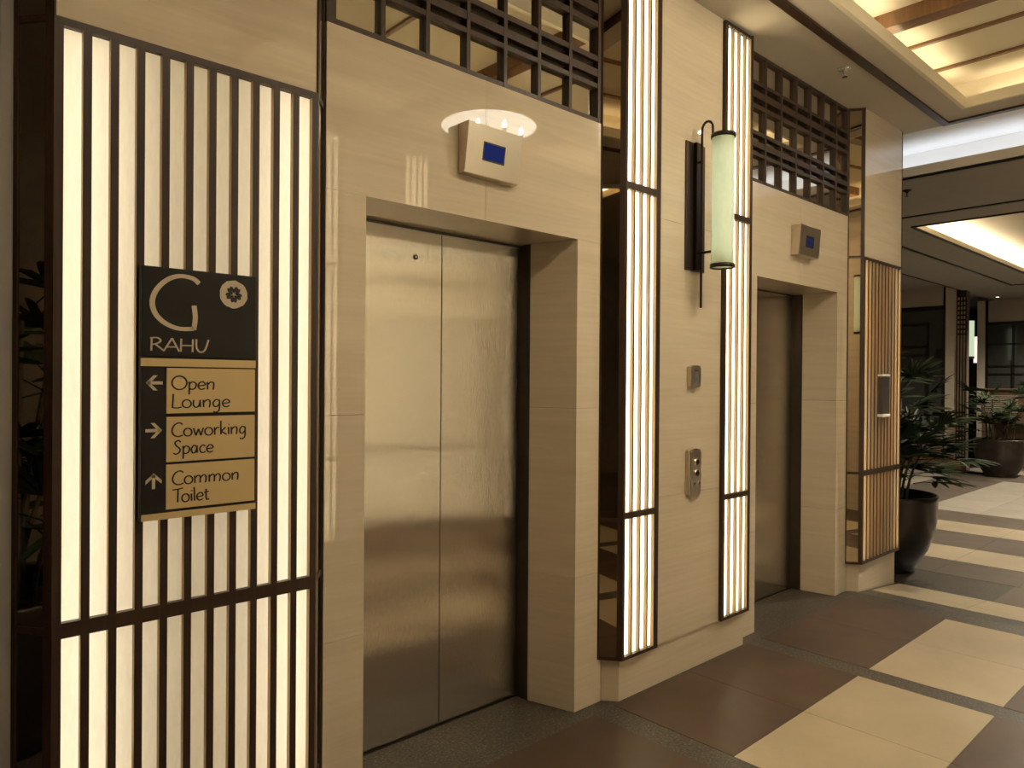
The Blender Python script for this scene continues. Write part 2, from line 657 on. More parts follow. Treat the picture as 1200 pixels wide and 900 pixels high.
# end of the lobby: fascia, cove and white wash wall
struct('ceiling_fascia', bx(6.49, 6.52, -5, 7, Z2, 3.297), 'fascia')
cw = struct('wall_cove', bx(6.75, 6.78, -5, 7, Z2 + .02, CZ), 'ceiling_white')
obj('cove_ceiling', bx(6.17, 6.749, -5, 7, CZ - .004, CZ - .0005), 'ceiling_white', cw)
HOLE_F = (8.49, 14.0, -1.6, 2.84)
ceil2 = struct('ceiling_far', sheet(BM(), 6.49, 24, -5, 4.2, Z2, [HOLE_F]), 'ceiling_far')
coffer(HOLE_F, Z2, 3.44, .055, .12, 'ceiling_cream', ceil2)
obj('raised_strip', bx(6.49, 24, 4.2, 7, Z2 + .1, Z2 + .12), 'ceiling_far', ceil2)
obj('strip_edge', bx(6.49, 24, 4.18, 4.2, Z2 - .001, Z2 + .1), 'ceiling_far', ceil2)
trim_ring('trim_2', 7.93, 14.6, -2.2, 3.37, .03, Z2 - .012, Z2 + .001, 'black')
trim_ring('trim_3', 8.46, 14.03, -1.63, 2.87, .03, Z2 - .012, Z2 + .001, 'black')
struct('trim_4', bx(6.480, 6.49, -5, 7, Z2 - .004, Z2 + .006), 'black')
struct('trim_5', bx(6.49, 14.88, 4.165, 4.185, Z2 - .012, Z2), 'black')


# ------------------------------------------------------------------ lift walls
def my(bm, opp):
    if opp:
        for v in bm.verts:
            v.co.y = OPP - v.co.y
    return bm


def surround(parent, x0, x1, o0, o1, in0, in1, opp=False):
    """x0..x1 slab field, o0..o1 opening at the face, in0..in1 opening at the door"""
    T = .03
    zs = [0.0, .61, 1.38, LINT]
    for a, b in zip(zs, zs[1:]):
        g0 = 0 if a == 0 else G
        for xa, xb in ((x0, o0), (o1, x1)):
            if xb - xa > .02:
                obj('marble_slab', my(bx(xa, xb, WY, WY + T, a + g0, b - G), opp), 'marble', parent)
        # splayed reveals
        for fx, ix, sg in ((o0, in0, -1), (o1, in1, 1)):
            bm = prism(BM(), [(fx, WY + T * .0 + .0006), (ix, DY - .072), (ix + sg * .03, DY - .072), (fx + sg * .03, WY + T - .0006)], a + g0, b - G)
            obj('reveal_slab', my(bm, opp), 'marble_side', parent)
    xm = (o0 + o1) / 2
    for xa, xb in ((x0, xm), (xm, x1)):
        obj('marble_slab', my(bx(xa + G, xb - G, WY, WY + T, LINT, LATZ - G), opp), 'marble', parent)
    for xa, xb in ((o0 - .03, xm), (xm, o1 + .03)):
        obj('soffit_slab', my(bx(xa + G, xb - G, WY + .0006, DY + .03, LINT + .0004, LINT + .03), opp), 'marble_side', parent)


def lift_door(name, in0, in1, seam, opp=False, lock=None):
    bm = BM()
    for xa, xb in ((in0 - .02, in0 + .014), (in1 - .004, in1 + .03)):
        box(bm, xa, xb, DY - .074, DY + .02, 0, LINT - .001)
    d = struct(name, my(bm, opp), 'steel_dark')
    obj('head_track', my(bx(in0, in1, DY - .006, DY + .03, LINT - .012, LINT), opp), 'steel_dark', d)
    for xa, xb in ((in0 + .014, seam - .0015), (seam + .0015, in1 - .008)):
        p = obj('door_panel', bevel(my(bx(xa, xb, DY, DY + .03, .010, LINT - .003), opp), .0015, 1), 'steel', d, uv=True)
        if lock and xa < lock[0] < xb:
            bm = BM()
            tube(bm, [(lock[0], DY - .003, lock[1]), (lock[0], DY + .004, lock[1])], .011, 16)
            lk = obj('lock', bm, 'bronze', d)
            bm = BM()
            tube(bm, [(lock[0], DY - .0045, lock[1]), (lock[0], DY - .001, lock[1])], .0045, 10)
            obj('keyhole', bm, 'chrome', lk)
    obj('sill', my(bx(in0, in1, DY - .004, DY + .06, -.006, .006), opp), 'steel_dark', d)
    return d


wl = struct('wall_lift', bx(.33, 6.06, 2.62, 2.70, 0, CU), 'wall_dark')
obj('shaft_side', bx(.285, .315, WY + .004, 5.0, 0, CZ), 'wall_grey', wl)
obj('shaft_side', bx(6.075, 6.10, WY + .01, 5.0, FZ, CZ), 'wall_dark', wl)
L1 = (1.185, 2.62, 1.341, 2.437, 1.411, 2.367)
L2 = (3.88, 5.325, 4.035, 5.150, 4.075, 5.112)
surround(wl, *L1)
surround(wl, *L2)
lift_door('door_1', 1.411, 2.367, 1.905, lock=(1.766, 2.021))
lift_door('door_2', 4.075, 5.112, 4.585)


# ------------------------------------------------------------------ piers
def chamfer(parent, xf, sgn, mat, opp=False, ztop=CZ):
    """mirrored chamfered side: front corner (xf, PY) back to the lift wall; sgn -1 = left side"""
    xb = xf + sgn * CH_X
    P0, P1 = Vector((xf, PY)), Vector((xb, WY + .002))
    d = (P1 - P0)
    n = Vector((-d.y, d.x)).normalized()
    if n.x * sgn > 0:
        n = -n                                     # n points into the pier

    def strip(t0, t1, in0, in1, z0, z1):
        a, b = P0 + d * t0, P0 + d * t1
        return my(prism(BM(), [tuple(a + n * in0), tuple(b + n * in0), tuple(b + n * in1), tuple(a + n * in1)], z0, z1), opp)
    cuts = [.2, .855, 2.405, ztop]
    for a, b in zip(cuts, cuts[1:]):
        obj('mirror_panel', strip(.18, .93, .004, .008, a + .012, b), mat, parent)
    obj('stile', strip(-.0, .22, 0, .02, .2, ztop), 'wood', parent)
    obj('stile', strip(.90, 1.0, .0, .02, .2, ztop), 'wood', parent)
    for z in (.2, .848, 2.402, ztop - .02):
        obj('rail', strip(.18, .95, .001, .02, z, z + .018), 'wood', parent)


def plinth_poly(x0, x1):
    return [(x0, BY), (x1, BY), (x1 + .05, WY + .001), (x1 + .05, WY + .03), (x0 - .05, WY + .03), (x0 - .05, WY + .001)]


def pier(name, x0, x1, slabs, z0=0.0, mat='mirror', opp=False, left=True, right=True):
    """x0..x1 front face at PY. slabs: marble fields (xa, xb, za, zb, y)"""
    root = struct(name, my(prism(BM(), plinth_poly(x0 + .014, x1 - .014), z0, .2), opp), 'marble_side')
    for xa, xb, za, zb, y in slabs:
        obj('marble_slab', my(bx(xa + G, xb - G, y, y + .02, za + G, zb - G), opp), 'marble', root)
    if left:
        chamfer(root, x0, -1, mat, opp)
    if right:
        chamfer(root, x1, 1, mat, opp)
    obj('backing', my(bx(x0 - .05, x1 + .05, 2.310, 2.32, .2, CZ), opp), 'wall_dark', root)
    return root


P1 = (.384, 1.108)
P2 = (2.662, 3.808)
P3 = (5.380, 6.092)
pier('wall_pier_1', *P1, [(P1[0], P1[1], 2.415, CZ, PY + .004)], mat='mirror_dark')
pier('wall_pier_2', *P2, [(2.937, 3.513, .2, .93, MY), (2.937, 3.513, .93, 2.31, MY), (2.937, 3.513, 2.31, CZ, MY)], mat='mirror')
pier('wall_pier_3', *P3, [(P3[0], P3[1], 2.415, CZ, PY + .004)], z0=FZ - .02)


def light_box(root, x0, x1, openings, rails, z0, z1, tubes, opp=False, tube_mat='tube', joined=False, dt=.105, inner='box_white', edge='wood_edge'):
    """slatted light box. openings: list of (xa, xb) seen between the slats."""
    D = .019
    edges = [x0] + [v for o in openings for v in o] + [x1]
    slats = list(zip(edges[0::2], edges[1::2]))
    n = len(slats)
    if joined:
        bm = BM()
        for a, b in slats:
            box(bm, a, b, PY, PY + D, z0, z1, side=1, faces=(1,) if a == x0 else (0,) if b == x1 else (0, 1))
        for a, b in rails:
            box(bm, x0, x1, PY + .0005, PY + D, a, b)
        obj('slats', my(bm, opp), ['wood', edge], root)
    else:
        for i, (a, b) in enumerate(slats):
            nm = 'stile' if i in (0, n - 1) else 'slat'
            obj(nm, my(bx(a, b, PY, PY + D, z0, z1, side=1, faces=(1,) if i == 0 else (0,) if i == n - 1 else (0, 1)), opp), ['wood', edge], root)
        for a, b in rails:
            obj('rail', my(bx(x0 + .002, x1 - .002, PY - .0006, PY + D, a, b), opp), 'wood', root)
    obj('diffuser', my(quad_y(x0 + .006, x1 - .006, PY + D, z0 + .004, z1 - .004), opp), 'diffuser', root)
    bm = BM()
    back = 2.300
    box(bm, x0 + .004, x1 - .004, back, back + .002, z0, z1)
    box(bm, x0 + .002, x0 + .005, PY + D, back, z0, z1)
    box(bm, x1 - .005, x1 - .002, PY + D, back, z0, z1)
    box(bm, x0 + .005, x1 - .005, PY + D, back, z0, z0 + .003)
    box(bm, x0 + .005, x1 - .005, PY + D, back, z1 - .003, z1)
    obj('light_box', my(bm, opp), inner, root)
    for tx in tubes:
        bm = BM()
        tube(bm, [(tx, PY + D + dt, z0 + .02), (tx, PY + D + dt, z1 - .02)], .011, 8)
        obj('tube', my(bm, opp), tube_mat, root)


PIT = .0639


def wide_openings(x0, x1):
    """eleven openings, slats 20 mm"""
    s = (x1 - x0) / .724
    return [(x0 + s * (.021 + PIT * k), x0 + s * (.021 + PIT * k + .0435)) for k in range(11)]


WIDE_RAILS = [(2.395, 2.415), (.836, .875), (.2, .22)]
t = thing('light_panel', 'wide backlit panel of dark vertical slats behind the directory sign', 'light panel', ((P1[0] + P1[1]) / 2, PY, .2))
light_box(t, *P1, wide_openings(*P1), WIDE_RAILS, .2, 2.415, (.452, 1.036), tube_mat='tube_cool', edge='wood_side')
t = thing('light_panel', 'wide backlit slatted panel carrying a grey ribbed unit, beside the big palm', 'light panel', ((P3[0] + P3[1]) / 2, PY, .2))
light_box(t, *P3, wide_openings(*P3), WIDE_RAILS, .2, 2.415, (P3[0] + .060, P3[1] - .060), tube_mat='tube_end', dt=.04, inner='wood_beam', edge='wood_side')
COLA = [(2.679, 2.727), (2.737, 2.787), (2.796, 2.846), (2.856, 2.902)]
COLB = [(3.541, 3.594), (3.602, 3.658), (3.667, 3.720), (3.729, 3.780)]
COL_RAILS = [(.860, .890), (2.403, 2.437), (.2, .216), (3.452, 3.47)]
t = thing('light_column', 'tall narrow backlit slatted column beside the tinted mirror and first lift', 'light column', (2.80, PY, .2))
light_box(t, 2.662, 2.937, COLA, COL_RAILS, .2, 3.47, (2.732, 2.855))
t = thing('light_column', 'tall narrow backlit slatted column partly behind the cylindrical lantern', 'light column', (3.66, PY, .2))
light_box(t, 3.513, 3.808, COLB, COL_RAILS, .2, 3.47, (3.59, 3.735))


# ------------------------------------------------------------------ timber lattice above the lifts
ROWZ = [(2.726, 2.865), (2.886, 2.918), (2.953, 2.990), (3.014, 3.148), (3.175, 3.212), (3.254, 3.292), (3.313, 3.462)]


def lattice(root, x0, x1, v0, pitch, n, opp=False, joined=False):
    y0, y1 = WY + .002, WY + .024
    zc = [LATZ] + [v for r in ROWZ for v in r] + [CZ]
    bars = list(zip(zc[0::2], zc[1::2]))
    bj = BM()
    for a, b in bars:
        if joined:
            box(bj, x0, x1, y0, y1, a, b)
        else:
            obj('rail', my(bx(x0, x1, y0 + .002, y1, a, b), opp), 'wood_lat', root)
    cols = [v0 + pitch * k for k in range(n + 1)]
    for k, c in enumerate(cols):
        w = .009
        xa, xb = c - w, c + w
        if k == 0:
            xa, xb = x0, c + w
        if k == n:
            xa, xb = c - w, x1
        if joined:
            box(bj, xa, xb, y0, y1, LATZ, CZ)
        else:
            obj('stile' if k in (0, n) else 'mullion', my(bx(xa, xb, y0, y1, LATZ, CZ), opp), 'wood_lat', root)
    if joined:
        obj('lattice', my(bj, opp), 'wood_lat', root)
        obj('pane', my(bx(x0, x1, y1 + .001, y1 + .005, LATZ, CZ), opp), 'pane', root)
        return
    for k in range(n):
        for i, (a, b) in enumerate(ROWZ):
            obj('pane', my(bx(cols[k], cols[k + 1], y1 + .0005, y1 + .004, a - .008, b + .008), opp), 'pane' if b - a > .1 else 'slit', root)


t = thing('transom_lattice', 'dark timber lattice with mirror panes above the lift with the blue lit display', 'lattice', (1.9, WY, LATZ))
lattice(t, 1.185, 2.606, 1.212, .1955, 7)
t = thing('transom_lattice', 'dark timber lattice with mirror panes above the half hidden lift', 'lattice', (4.6, WY, LATZ))
lattice(t, 3.85, 5.322, 3.932, .1975, 7)


# ------------------------------------------------------------------ the facing wall of the lobby (seen in mirrors, marble and steel)
wo = struct('wall_opposite', my(bx(.33, 6.06, 2.62, 2.70, 0, CU), True), 'wall_dark')
surround(wo, *L1, opp=True)
surround(wo, *L2, opp=True)
lattice(wo, 1.185, 2.606, 1.212, .1955, 7, True, True)
lattice(wo, 3.85, 5.322, 3.932, .1975, 7, True, True)
obj('shaft_side', my(bx(.285, .315, WY + .004, 5.0, 0, CZ), True), 'wall_dark', wo)
obj('shaft_side', my(bx(6.075, 6.10, WY + .01, 5.0, FZ, CZ), True), 'wall_dark', wo)
lift_door('door_3', 1.411, 2.367, 1.905, True)
lift_door('door_4', 4.075, 5.112, 4.585, True)
pier('wall_opposite_pier_1', *P1, [(P1[0], P1[1], 2.415, CZ, PY + .004)], opp=True)
pier('wall_opposite_pier_2', *P2, [(2.937, 3.513, .2, .93, MY), (2.937, 3.513, .93, 2.31, MY), (2.937, 3.513, 2.31, CZ, MY)], opp=True)
pier('wall_opposite_pier_3', *P3, [(P3[0], P3[1], 2.415, CZ, PY + .004)], z0=FZ - .02, opp=True)
light_box(wo, *P1, wide_openings(*P1), WIDE_RAILS, .2, 2.415, (.452, 1.036), True, 'tube_cool', True)
light_box(wo, *P3, wide_openings(*P3), WIDE_RAILS, .2, 2.415, (P3[0] + .068, P3[1] - .072), True, 'tube', True)
light_box(wo, 2.662, 2.937, COLA, COL_RAILS, .2, 3.47, (2.732, 2.855), True, 'tube', True)
light_box(wo, 3.513, 3.808, COLB, COL_RAILS, .2, 3.47, (3.59, 3.735), True, 'tube', True)

# outer walls of the lounge side and the far lobby
struct('wall_left', bx(-4.6, -4.5, -5, 7, FZ, CU), 'wall_lounge')
struct('wall_front', bx(-4.6, 24, -5.1, -5, FZ, CU), 'wall_lounge')
struct('wall_rear', bx(-4.6, 24, 7, 7.1, FZ, CU), 'wall_lounge')
struct('wall_end', bx(23.9, 24, -5, 7, FZ, CU), 'wall_dark')


# ------------------------------------------------------------------ lantern sconce
def sconce(root, x, opp=False, ground=True):
    yb = MY
    obj('back_plate', my(bevel(bx(x - .086, x + .086, yb - .010, yb, 2.078, 2.742), .002, 1), opp), 'bronze_plate', root)
    obj('channel', my(bx(x - .022, x + .030, yb - .028, yb - .009, 2.080, 2.740), opp), 'bronze', root)
    yr, yl, R = 2.103, 1.980, .058
    pts = [(x, yr, 1.886), (x, yr, 2.20), (x, yr, 2.50), (x, yr, 2.79)]
    yc, rr = (yr + yl + R + .002) / 2, (yr - yl - R - .002) / 2
    for k in range(0, 10):
        a = math.pi * k / 9
        pts.append((x, yc + rr * math.cos(a), 2.80 + rr * 1.25 * math.sin(a)))
    pts.append((x, yl + R + .002, 2.745))
    bm = BM()
    tube(bm, pts, .0065, 8)
    obj('hook_rod', my(bm, opp), 'bronze', root, True)
    for z in (2.64, 2.17):
        bm = BM()
        tube(bm, [(x, yb - .02, z), (x, yr - .001 if z > 2.5 else yl + R - .004, z)], .007, 8)
        obj('arm', my(bm, opp), 'bronze', root, True)
    bm = BM()
    tube(bm, [(x, yl + R + .002, 2.76), (x, yl + R + .002, 2.08)], .005, 6)
    obj('spine', my(bm, opp), 'bronze', root)
    sh = obj('shade', my(lathe(BM(), [(R - .003, 2.088), (R - .003, 2.742)], x, yl, 36, False), opp), 'shade', root, True)
    for z0, z1 in ((2.078, 2.098), (2.732, 2.752)):
        bm = lathe(BM(), [(R - .004, z0), (R + .003, z0), (R + .003, z1), (R - .004, z1), (R - .004, z0)], x, yl, 36, False)
        obj('ring', my(bm, opp), 'bronze', root, True)
    bm = BM()
    bmesh.ops.create_circle(bm, cap_ends=True, segments=32, radius=R - .004)
    bmesh.ops.translate(bm, verts=bm.verts, vec=(x, yl, 2.086))
    obj('bottom_disc', my(bm, opp), 'shade', root)
    bm = BM()
    tube(bm, [(x, yl, 2.14), (x, yl, 2.70)], .012, 8)
    obj('lamp_tube', my(bm, opp), 'lantern_tube', root)


t = thing('wall_lantern', 'pale green cylindrical lantern on a dark bronze plate with a curved hook', 'wall lamp', (3.25, MY, 1.886))
sconce(t, 3.25)
t = thing('wall_lantern', 'matching lantern on the facing lobby wall, mirrored in tinted glass', 'wall lamp', (3.25, OPP - MY, 1.886))
sconce(t, 3.25, True)


# ------------------------------------------------------------------ lift position displays
def display(label, x0, x1, z0, z1, yt, yb_, face, scr, scr_mat):
    t = thing('lift_display', label, 'display', ((x0 + x1) / 2, WY, z0), 'lift displays')
    bm = BM()
    v = [bm.verts.new(p) for p in ((x0, WY, z0), (x1, WY, z0), (x1, WY, z1), (x0, WY, z1),
                                   (x0, yb_, z0), (x1, yb_, z0), (x1, yt, z1), (x0, yt, z1))]
    for f in ((0, 1, 2, 3), (4, 5, 6, 7), (0, 1, 5, 4), (1, 2, 6, 5), (2, 3, 7, 6), (3, 0, 4, 7)):
        bm.faces.new([v[i] for i in f])
    bevel(bm, .0015, 1)
    obj('housing', bm, 'steel_plain', t)

    def fy(z, off):
        return yb_ + (yt - yb_) * (z - z0) / (z1 - z0) - off

    def sheet_(nm, xa, xb, za, zb, o1, o2, mat, par, uv=False):
        bm = BM()
        vv = [bm.verts.new((x, fy(z, o), z)) for o in (o1, o2) for x, z in ((xa, za), (xb, za), (xb, zb), (xa, zb))]
        for f in ((0, 1, 2, 3), (4, 5, 6, 7), (0, 1, 5, 4), (1, 2, 6, 5), (2, 3, 7, 6), (3, 0, 4, 7)):
            bm.faces.new([vv[i] for i in f])
        return obj(nm, bm, mat, par, uv=uv)
    fp = sheet_('face_plate', x0 + .001, x1 - .001, z0 + .002, z1 - .002, -.001, .003, face, t, True)
    bz = sheet_('bezel', scr[0] - .006, scr[1] + .006, scr[2] - .006, scr[3] + .006, .002, .0042, 'black', t)
    sheet_('screen', *scr, .004, .0050, scr_mat, bz)


display('brushed steel wedge display with glowing blue screen above the near lift', 1.747, 2.031, 2.305, 2.498, 2.159, 2.186, 'steel_face', (1.836, 1.938, 2.370, 2.430), 'screen')
display('steel wedge display with dark square screen above the half hidden lift', 4.456, 4.735, 2.322, 2.513, 2.157, 2.172, 'steel_face', (4.545, 4.640, 2.384, 2.444), 'screen_dim')


# ------------------------------------------------------------------ call panel and floor readout between the lifts
def rounded(x0, x1, z0, z1, bulge):
    pts = []
    n = 10
    for k in range(n + 1):
        a = k / n
        pts.append((x0 + (x1 - x0) * a, z0 - bulge * math.sin(math.pi * a)))
    for k in range(n + 1):
        a = k / n
        pts.append((x1 + (x0 - x1) * a, z1 + bulge * math.sin(math.pi * a)))
    return pts


t = thing('call_display', 'small nickel floor readout with grey screen on the marble pier', 'display', (3.245, MY, 1.47))
obj('housing', bevel(plate(BM(), rounded(3.195, 3.295, 1.480, 1.583, .008), MY - .022, MY + .001), .004, 2), 'nickel', t)
fp = obj('face_plate', plate(BM(), rounded(3.207, 3.285, 1.487, 1.576, .006), MY - .0245, MY - .020), 'steel_plain', t)
obj('screen', bx(3.224, 3.268, MY - .0255, MY - .024, 1.500, 1.548), 'lcd', fp)
obj('marking', bx(3.228, 3.264, MY - .0252, MY - .024, 1.561, 1.565), 'ink', fp)
t = thing('call_button_panel', 'tall nickel call plate with two round buttons and two small studs', 'button panel', (3.245, MY, .91))
obj('housing', bevel(plate(BM(), rounded(3.188, 3.304, .920, 1.150, .010), MY - .022, MY + .001), .004, 2), 'nickel', t)
fp = obj('face_plate', plate(BM(), rounded(3.202, 3.292, .928, 1.142, .008), MY - .0245, MY - .020), 'steel_plain', t)
for z in (1.088, 1.031):
    bm = BM()
    tube(bm, [(3.256, MY - .030, z), (3.256, MY - .022, z)], .017, 20)
    b = obj('button', bm, 'chrome', t)
    bm = BM()
    tube(bm, [(3.256, MY - .032, z), (3.256, MY - .0295, z)], .010, 16)
    obj('button_cap', bm, 'bronze', b)
for x in (3.232, 3.277):
    bm = BM()
    tube(bm, [(x, MY - .028, .978), (x, MY - .022, .978)], .008, 14)
    obj('stud', bm, 'chrome', t)

# grey ribbed unit on the far slatted panel
t = thing('ribbed_wall_unit', 'grey ribbed upright unit with bright ends fixed on the slats', 'wall unit', (5.70, PY - .03, 1.26))
obj('body', bevel(bx(5.635, 5.775, PY - .032, PY + .002, 1.262, 1.570), .004, 2), 'grille', t)
for k in range(9):
    xx = 5.645 + k * .0145
    obj('rib', bx(xx, xx + .007, PY - .036, PY - .030, 1.285, 1.55), 'grille', t)
obj('end_cap', bevel(bx(5.632, 5.778, PY - .038, PY, 1.556, 1.572), .003, 1), 'cap_gleam', t)
obj('end_cap', bevel(bx(5.632, 5.778, PY - .040, PY, 1.255, 1.277), .003, 1), 'cap_gleam', t)


# ------------------------------------------------------------------ directory sign with drawn lettering
def spline(pts, sub=6, closed=False):
    n = len(pts)
    if n < 3:
        return [Vector((p[0], p[1])) for p in pts]
    P = [Vector((p[0], p[1])) for p in pts]
    out = []
    rng = range(n if closed else n - 1)
    for i in rng:
        p0 = P[(i - 1) % n] if closed or i > 0 else P[0]
        p1, p2 = P[i], P[(i + 1) % n]
        p3 = P[(i + 2) % n] if closed or i + 2 < n else P[-1]
        for k in range(sub):
            u = k / sub
            out.append(.5 * ((2 * p1) + (p2 - p0) * u + (2 * p0 - 5 * p1 + 4 * p2 - p3) * u * u + (3 * p1 - p0 - 3 * p2 + p3) * u ** 3))
    out.append(P[0] if closed else P[-1])
    return out


def ribbon(bm, pts, w, y0, y1, pen=.35):
    """pen stroke in x-z with slight calligraphic contrast, extruded y0..y1"""
    n = len(pts)
    L, R = [], []
    for i, p in enumerate(pts):
        d = (pts[min(i + 1, n - 1)] - pts[max(i - 1, 0)])
        if d.length < 1e-9:
            d = Vector((1, 0))
        d.normalize()
        nn = Vector((-d.y, d.x))
        ww = w * .5 * (1 + pen * (abs(d.y) - .5))
        L.append(p + nn * ww)
        R.append(p - nn * ww)
    for i in range(n - 1):
        q = [L[i], L[i + 1], R[i + 1], R[i]]
        lo = [bm.verts.new((v.x, y0, v.y)) for v in q]
        bm.faces.new(lo)
    return bm


def ell(cx, cy, rx, ry, n=10):
    return [(cx + rx * math.sin(2 * math.pi * k / n), cy + ry * math.cos(2 * math.pi * k / n)) for k in range(n)]


GLY = {
    'O': (1.0, [('c', ell(.48, .49, .46, .50, 12))]),
    'o': (.64, [('c', ell(.29, .28, .27, .29))]),
    'p': (.62, [('s', [(.06, .58), (.10, .4), (.09, -.38)]), ('s', [(.1, .40), (.30, .56), (.53, .42), (.48, .12), (.28, .0), (.1, .08)])]),
    'e': (.58, [('s', [(.07, .27), (.48, .33), (.45, .50), (.27, .57), (.08, .42), (.06, .18), (.23, 0), (.50, .08)])]),
    'n': (.62, [('s', [(.06, .56), (.08, 0)]), ('s', [(.08, .36), (.28, .55), (.46, .50), (.48, .25), (.44, -.02)])]),
    'm': (.98, [('s', [(.06, .56), (.08, 0)]), ('s', [(.08, .36), (.26, .55), (.42, .48), (.43, .25), (.42, 0)]), ('s', [(.43, .34), (.62, .55), (.80, .50), (.83, .25), (.78, -.02)])]),
    'L': (.62, [('s', [(.10, 1.02), (.08, .5), (.05, 0)]), ('s', [(.05, .01), (.35, -.02), (.60, .04)])]),
    'u': (.62, [('s', [(.08, .56), (.06, .2), (.20, 0), (.38, .10), (.47, .40)]), ('s', [(.47, .56), (.49, 0)])]),
    'g': (.62, [('s', [(.46, .48), (.26, .57), (.07, .36), (.10, .10), (.28, .03), (.45, .22)]), ('s', [(.46, .56), (.47, .0), (.42, -.28), (.25, -.40), (.06, -.34)])]),
    'C': (.80, [('s', [(.74, .86), (.52, 1.0), (.20, .84), (.04, .46), (.15, .12), (.45, -.02), (.76, .08)])]),
    'w': (.80, [('s', [(.04, .56), (.20, .0)]), ('s', [(.20, 0), (.38, .50)]), ('s', [(.38, .50), (.54, 0)]), ('s', [(.54, 0), (.72, .57)])]),
    'r': (.44, [('s', [(.06, .57), (.08, 0)]), ('s', [(.08, .34), (.22, .54), (.40, .52)])]),
    'k': (.54, [('s', [(.06, 1.05), (.08, 0)]), ('s', [(.42, .56), (.10, .25)]), ('s', [(.10, .25), (.50, -.02)])]),
    'i': (.22, [('s', [(.08, .56), (.10, 0)]), ('s', [(.09, .74), (.11, .80)])]),
    'S': (.60, [('s', [(.52, .86), (.34, 1.0), (.12, .84), (.22, .60), (.46, .38), (.42, .12), (.20, 0), (.0, .07)])]),
    'a': (.60, [('s', [(.42, .50), (.22, .57), (.05, .30), (.14, .02), (.32, .06), (.44, .32)]), ('s', [(.45, .56), (.47, .0)])]),
    'c': (.52, [('s', [(.46, .47), (.28, .57), (.07, .38), (.10, .10), (.28, 0), (.48, .08)])]),
    'T': (.62, [('s', [(-.04, .94), (.35, .97), (.72, 1.03)]), ('s', [(.36, .98), (.34, 0)])]),
    'l': (.22, [('s', [(.06, 1.02), (.10, 0)])]),
    't': (.42, [('s', [(.16, .82), (.16, .18), (.26, .0), (.40, .05)]), ('s', [(.0, .55), (.38, .60)])]),
    'R': (.66, [('s', [(.08, 1.0), (.06, 0)]), ('s', [(.0, .95), (.34, 1.0), (.52, .78), (.32, .55), (.08, .48)]), ('s', [(.24, .52), (.70, 0)])]),
    'A': (.80, [('s', [(.0, 0), (.42, 1.0)]), ('s', [(.42, 1.0), (.78, 0)]), ('s', [(.14, .32), (.64, .34)])]),
    'H': (.80, [('s', [(.08, 1.0), (.06, 0)]), ('s', [(.68, .98), (.66, -.02)]), ('s', [(.07, .47), (.67, .49)])]),
    'U': (.76, [('s', [(.06, 1.0), (.08, .3), (.28, .0), (.52, .2), (.70, 1.0)])]),
}


def write(text, x0, x1, z, h, w, y):
    """text between x0 and x1 on baseline z, cap height h, strokes as thin relief"""
    tot = sum(GLY[c][0] for c in text)
    sx = (x1 - x0) / tot
    bm = BM()
    x = x0
    for c in text:
        wd, strokes = GLY[c]
        for kind, pts in strokes:
            P = [(x + p[0] * sx, z + p[1] * h) for p in pts]
            S = spline(P, 5, kind == 'c')
            ribbon(bm, S, w, y, y)
        x += wd * sx
    return bm


SY = 2.106                               # face of the sign
sign = thing('directory_sign', 'black and gold directory sign reading G RAHU with three arrows', 'sign', (.740, 2.12, 1.115))
obj('backing_board', bx(.582, .899, SY + .006, PY - .0005, 1.116, 1.805), 'sign_strip', sign)
head = obj('header_panel', bevel(bx(.583, .898, SY, SY + .007, 1.560, 1.805), .0012, 1), 'sign_black', sign)
Gp = [(0.733, 1.769), (0.715, 1.782), (0.679, 1.785), (0.646, 1.770), (0.620, 1.741), (0.610, 1.709), (0.617, 1.679), (0.638, 1.656), (0.667, 1.642), (0.691, 1.639), (0.719, 1.641)]
bm = ribbon(BM(), spline(Gp, 6), .0125, SY - .0006, 0, .25)
ribbon(bm, spline([(.719, 1.638), (.723, 1.672), (.7195, 1.706)], 6), .0125, SY - .0006, 0, .2)
obj('letter_g', bm, 'cream_ink', head)
obj('name_lettering', write('RAHU', .605, .763, 1.576, .036, .0042, SY - .0006), 'cream_ink', head)
bm = BM()
rnd = random.Random(3)
poly = []
for k in range(30):
    a = 2 * math.pi * k / 30
    r = .0405 + rnd.uniform(-.0012, .0012)
    poly.append((.831 + r * math.cos(a), 1.747 + r * math.sin(a)))
bm.faces.new([bm.verts.new((x, SY - .0006, z)) for x, z in poly])
emb = obj('emblem_disc', bm, 'cream_ink', head)
bm = BM()
for k in range(5):
    a0 = -math.pi / 2 + 2 * math.pi * k / 5
    loc = [(.000, .002), (.010, .0088), (.019, .0095), (.0245, .0055), (.0210, 0), (.0245, -.0055), (.019, -.0095), (.010, -.0088), (.000, -.002)]
    bm.faces.new([bm.verts.new((.831 + u * math.cos(a0) - v * math.sin(a0), SY - .0012, 1.747 + u * math.sin(a0) + v * math.cos(a0))) for u, v in loc])
obj('flower', bm, 'ink', head)
bm = BM()
bm.faces.new([bm.verts.new((.831 + .0045 * math.cos(k * math.pi / 6), SY - .0018, 1.747 + .0045 * math.sin(k * math.pi / 6))) for k in range(12)])
for k in range(5):
    a0 = -math.pi / 2 + 2 * math.pi * k / 5
    ribbon(bm, [Vector((.831, 1.747)), Vector((.831 + .0095 * math.cos(a0), 1.747 + .0095 * math.sin(a0)))], .0012, SY - .0018, 0, 0)
obj('flower_centre', bm, 'cream_ink', head)
obj('gold_bar', bx(.583, .898, SY, SY + .007, 1.534, 1.556), 'gold', sign)
obj('gold_bar', bx(.586, .900, SY, SY + .007, 1.115, 1.1325), 'gold', sign)
strip = obj('arrow_strip', bx(.583, .646, SY + .001, SY + .007, 1.136, 1.531), 'sign_strip', sign)


